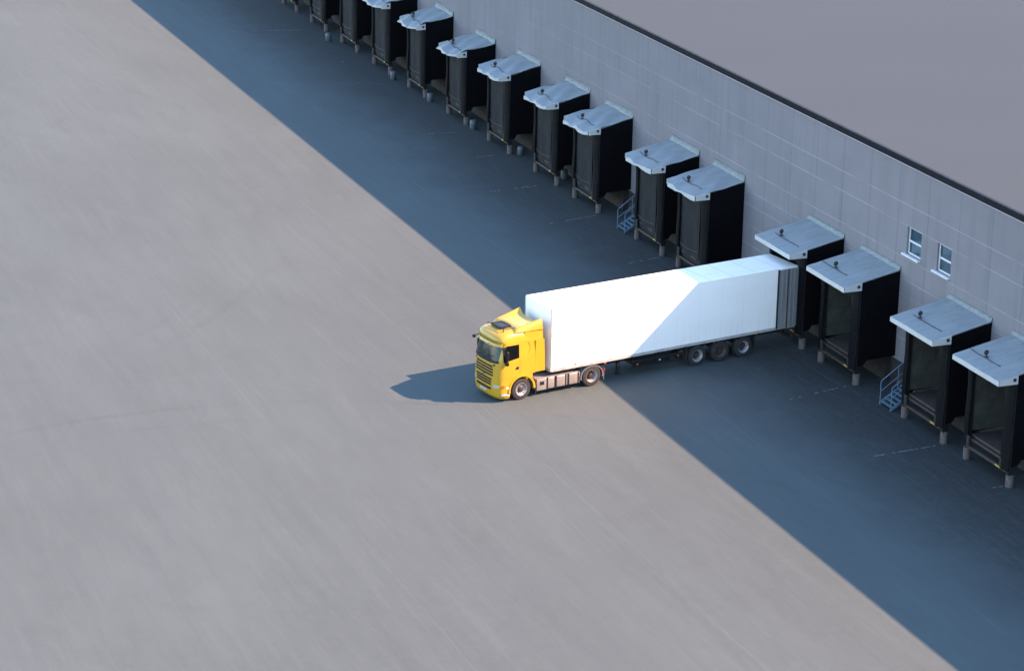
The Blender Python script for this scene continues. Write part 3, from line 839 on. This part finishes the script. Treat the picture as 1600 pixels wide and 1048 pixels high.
# grille
for i, z in enumerate((1.64, 1.51, 1.38, 1.25, 1.05, .93, .81)):
    hwg = (.66, .69, .70, .70, .62, .60, .58)[i]
    fpatch(-hwg, hwg, z - .045, z + .035, .012, 16, nz=1).build('grille_slot', M['black'], T)
for w_ in (-.02,):
    fpatch(-.10, .06, 1.12, 1.19, .022, 3, nz=1).build('badge', M['grey_plastic'], T)
fpatch(-.60, .60, .55, .66, .008, 16, nz=2).build('lower_grille', M['black'], T)
fpatch(-.26, .26, .40, .50, .030, 6, nz=1).build('number_plate', M['plate'], T)
fpatch(.70, .80, 1.69, 1.76, .02, 3, nz=1).build('corner_vent', M['black'], T)
fpatch(-.80, -.70, 1.69, 1.76, .02, 3, nz=1).build('corner_vent', M['black'], T)
for s_ in (-1, 1):
    a, c_ = (.76, .995) if s_ > 0 else (-.995, -.76)
    hl = fpatch(a, c_, .70, .83, .014, 8, nz=2).build('headlight', M['lens'], T, SM)
    spatch([(-2.50, .69), (-2.38, .70), (-2.38, .81), (-2.50, .82)], .016, s_, 4, 2).build('turn_signal', M['amber'], hl)
    spatch([(-2.52, .32), (-2.26, .32), (-2.24, .42), (-2.50, .42)], .016, s_, 4, 2).build('fog_lamp', M['lens'], T)
    # door with window, handle, mirror
    dr = spatch([(-2.60, 1.08), (-1.62, 1.14), (-1.60, 2.66), (-2.62, 2.66)], .012, s_, 14, 10).build('door', M['yellow'], T, SM)
    spatch([(-2.44, 1.88), (-1.64, 2.00), (-1.64, 2.60), (-2.44, 2.60)], .020, s_, 12, 6).build('side_window', M['glass_dark'], dr, SM)
    hd = spatch([(-1.86, 1.47), (-1.66, 1.47), (-1.66, 1.60), (-1.76, 1.60)], .018, s_, 3, 3)
    hd.build('door_handle', M['black'], dr)
    # dark shut line behind the door and sleeper panel outline
    sl = spatch([(-1.600, 1.14), (-1.580, 1.14), (-1.580, 2.66), (-1.600, 2.66)], .003, s_, 1, 8)
    sl.build('shut_line', M['yellow_dark'], T)
    pan = MB()
    for k_ in range(14):
        t = k_ / 13; an = (t - .5) * 1.3
    pan.tube([(s_ * (Sf(-1.2, 2.15 + .5 * k_ / 12) + .004), -1.16 + .10 * math.sin(PI * k_ / 12), 2.15 + .5 * k_ / 12) for k_ in range(13)], .012, 5)
    pan.build('panel_groove', M['yellow_dark'], T)
    # step recess
    st = spatch([(-2.30, .62), (-2.09, .62), (-2.09, .72), (-2.30, .72)], .014, s_, 3, 1).build('step', M['white_trim'], T)
    spatch([(-2.24, .30), (-2.10, .30), (-2.10, .40), (-2.24, .40)], .014, s_, 3, 1).build('step', M['white_trim'], T)
    # wheel arch lip
    def arch(u, vv, o_, s_=s_):
        a = math.radians(180 * u * 1.06 - 8); R_ = .60 + .09 * vv
        y = -1.48 - R_ * math.cos(a); z = .50 + R_ * math.sin(a)
        return (s_ * (1.085 + o_), y, z)
    MB().slab(lambda u, v_, arch=arch: arch(u, v_, .035), lambda u, v_, arch=arch: arch(u, v_, -.10), 26, 2).build('wheel_arch', M['yellow'], T, SM)
    # mirrors
    mr = MB().box(s_ * 1.21 - .08, s_ * 1.21 + .08, -2.40, -2.26, 1.98, 2.42, .04, 3).box(s_ * 1.21 - .08, s_ * 1.21 + .08, -2.40, -2.27, 1.76, 1.95, .03, 3)
    mr.tube([(s_ * .98, -2.40, 2.40), (s_ * 1.18, -2.34, 2.40)], .02, 6).tube([(s_ * 1.0, -2.40, 1.86), (s_ * 1.18, -2.34, 1.88)], .02, 6)
    mr.build('mirror', M['mirror'], T, SM)
    # side fairing behind the cab
    fs = MB()
    x0, x1 = (1.0, 1.075) if s_ > 0 else (-1.075, -1.0)
    fs.prism([(-.79, 1.20), (-.28, 1.20), (-.34, 2.655), (-.79, 2.655)], 'x', x0, x1)
    fs.build('side_fairing', M['yellow'], T)
MB().box(-.99, .99, -.795, -.70, 1.25, 2.9).build('cab_back', M['yellow_dark'], T)
# far corner front mirror on its arm
MB().box(-.98, -.82, -2.84, -2.73, 2.55, 2.67, .03, 2).tube([(-.8, -2.50, 2.70), (-.88, -2.76, 2.66)], .018, 6).build('front_mirror', M['mirror'], T, SM)
# roof hatch
hz = 3.165
hf = MB()
hy0, hy1, hw0, hw1 = -2.16, -1.60, -.48, .32
hf.box(hw0, hw1, hy0, hy0 + .06, hz, hz + .09).box(hw0, hw1, hy1 - .06, hy1, hz, hz + .09).box(hw0, hw0 + .06, hy0, hy1, hz, hz + .09).box(hw1 - .06, hw1, hy0, hy1, hz, hz + .09)
ht = hf.build('roof_hatch', M['black'], T)
MB().box(hw0 + .05, hw1 - .05, hy0 + .05, hy1 - .05, hz + .03, hz + .075).build('hatch_glass', M['hatch_glass'], ht)
MB().tube([(-.62, -2.24, 3.14), (-.62, -2.24, 3.25), (.62, -2.20, 3.25), (.62, -2.2, 3.12)], .022, 6).tube([(-.66, -1.58, 3.16), (-.66, -1.58, 3.26), (.66, -1.55, 3.26), (.66, -1.55, 3.14)], .022, 6).tube([(.62, -2.2, 3.25), (.66, -1.55, 3.26)], .02, 6).build('roof_bracket', M['black'], T)

# roof deflector: dished top rising to the rear, rounded cheeks
def dfl(u, vv, o_):
    """u across -1..1, vv 0 front .. 1 rear"""
    s__ = u * 2 - 1; a = abs(s__)
    hw = .93 + .13 * vv ** .7
    l = -1.80 + 1.38 * vv + .12 * (1 - a * a) * (1 - vv)
    x = hw * math.copysign(1 - (1 - a) ** 1.15, s__)
    # front lip rolls down onto the roof, sides roll down into short cheeks, the rear edge sags in the middle
    lip = max(0, 1 - vv / .12) ** 2
    zc = 3.26 + .27 * vv ** .9 - .09 * lip
    edge = max(0, (a - .76) / .24)
    z = zc * (1 - edge ** 2.4) + 3.12 * edge ** 2.4
    z += .10 * vv ** 2 * max(0, 1 - abs(a - .80) / .22) - .24 * vv ** 1.6 * max(0, 1 - (a / .84) ** 2) ** .8
    return (x * (1 - o_ * .04), l, z - o_ * .05)
MB().slab(lambda u, v_: dfl(u, v_, 0), lambda u, v_: dfl(u, v_, 1), 40, 14).build('roof_deflector', M['yellow'], T, math.radians(50))
# rear part of cab roof under deflector
MB().slab(lambda u, v_: ((u * 2 - 1) * (1.02 - .05 * v_), -1.3 + .0 * v_, 2.66 + .47 * v_), lambda u, v_: ((u * 2 - 1) * (1.055 - .05 * v_), -.40, 2.66 + .45 * v_), 8, 4).build('roof_back', M['yellow'], T)
# air hoses behind the cab
ho = MB()
for i in range(3):
    x = -.2 + i * .2
    ho.tube([(x, -.70, 1.5), (x, -.45, 1.25 + .05 * i), (x, -.25, 1.25), (x, -.03, 1.55)], .018, 6)
ho.build('air_hose', M['black'], T)
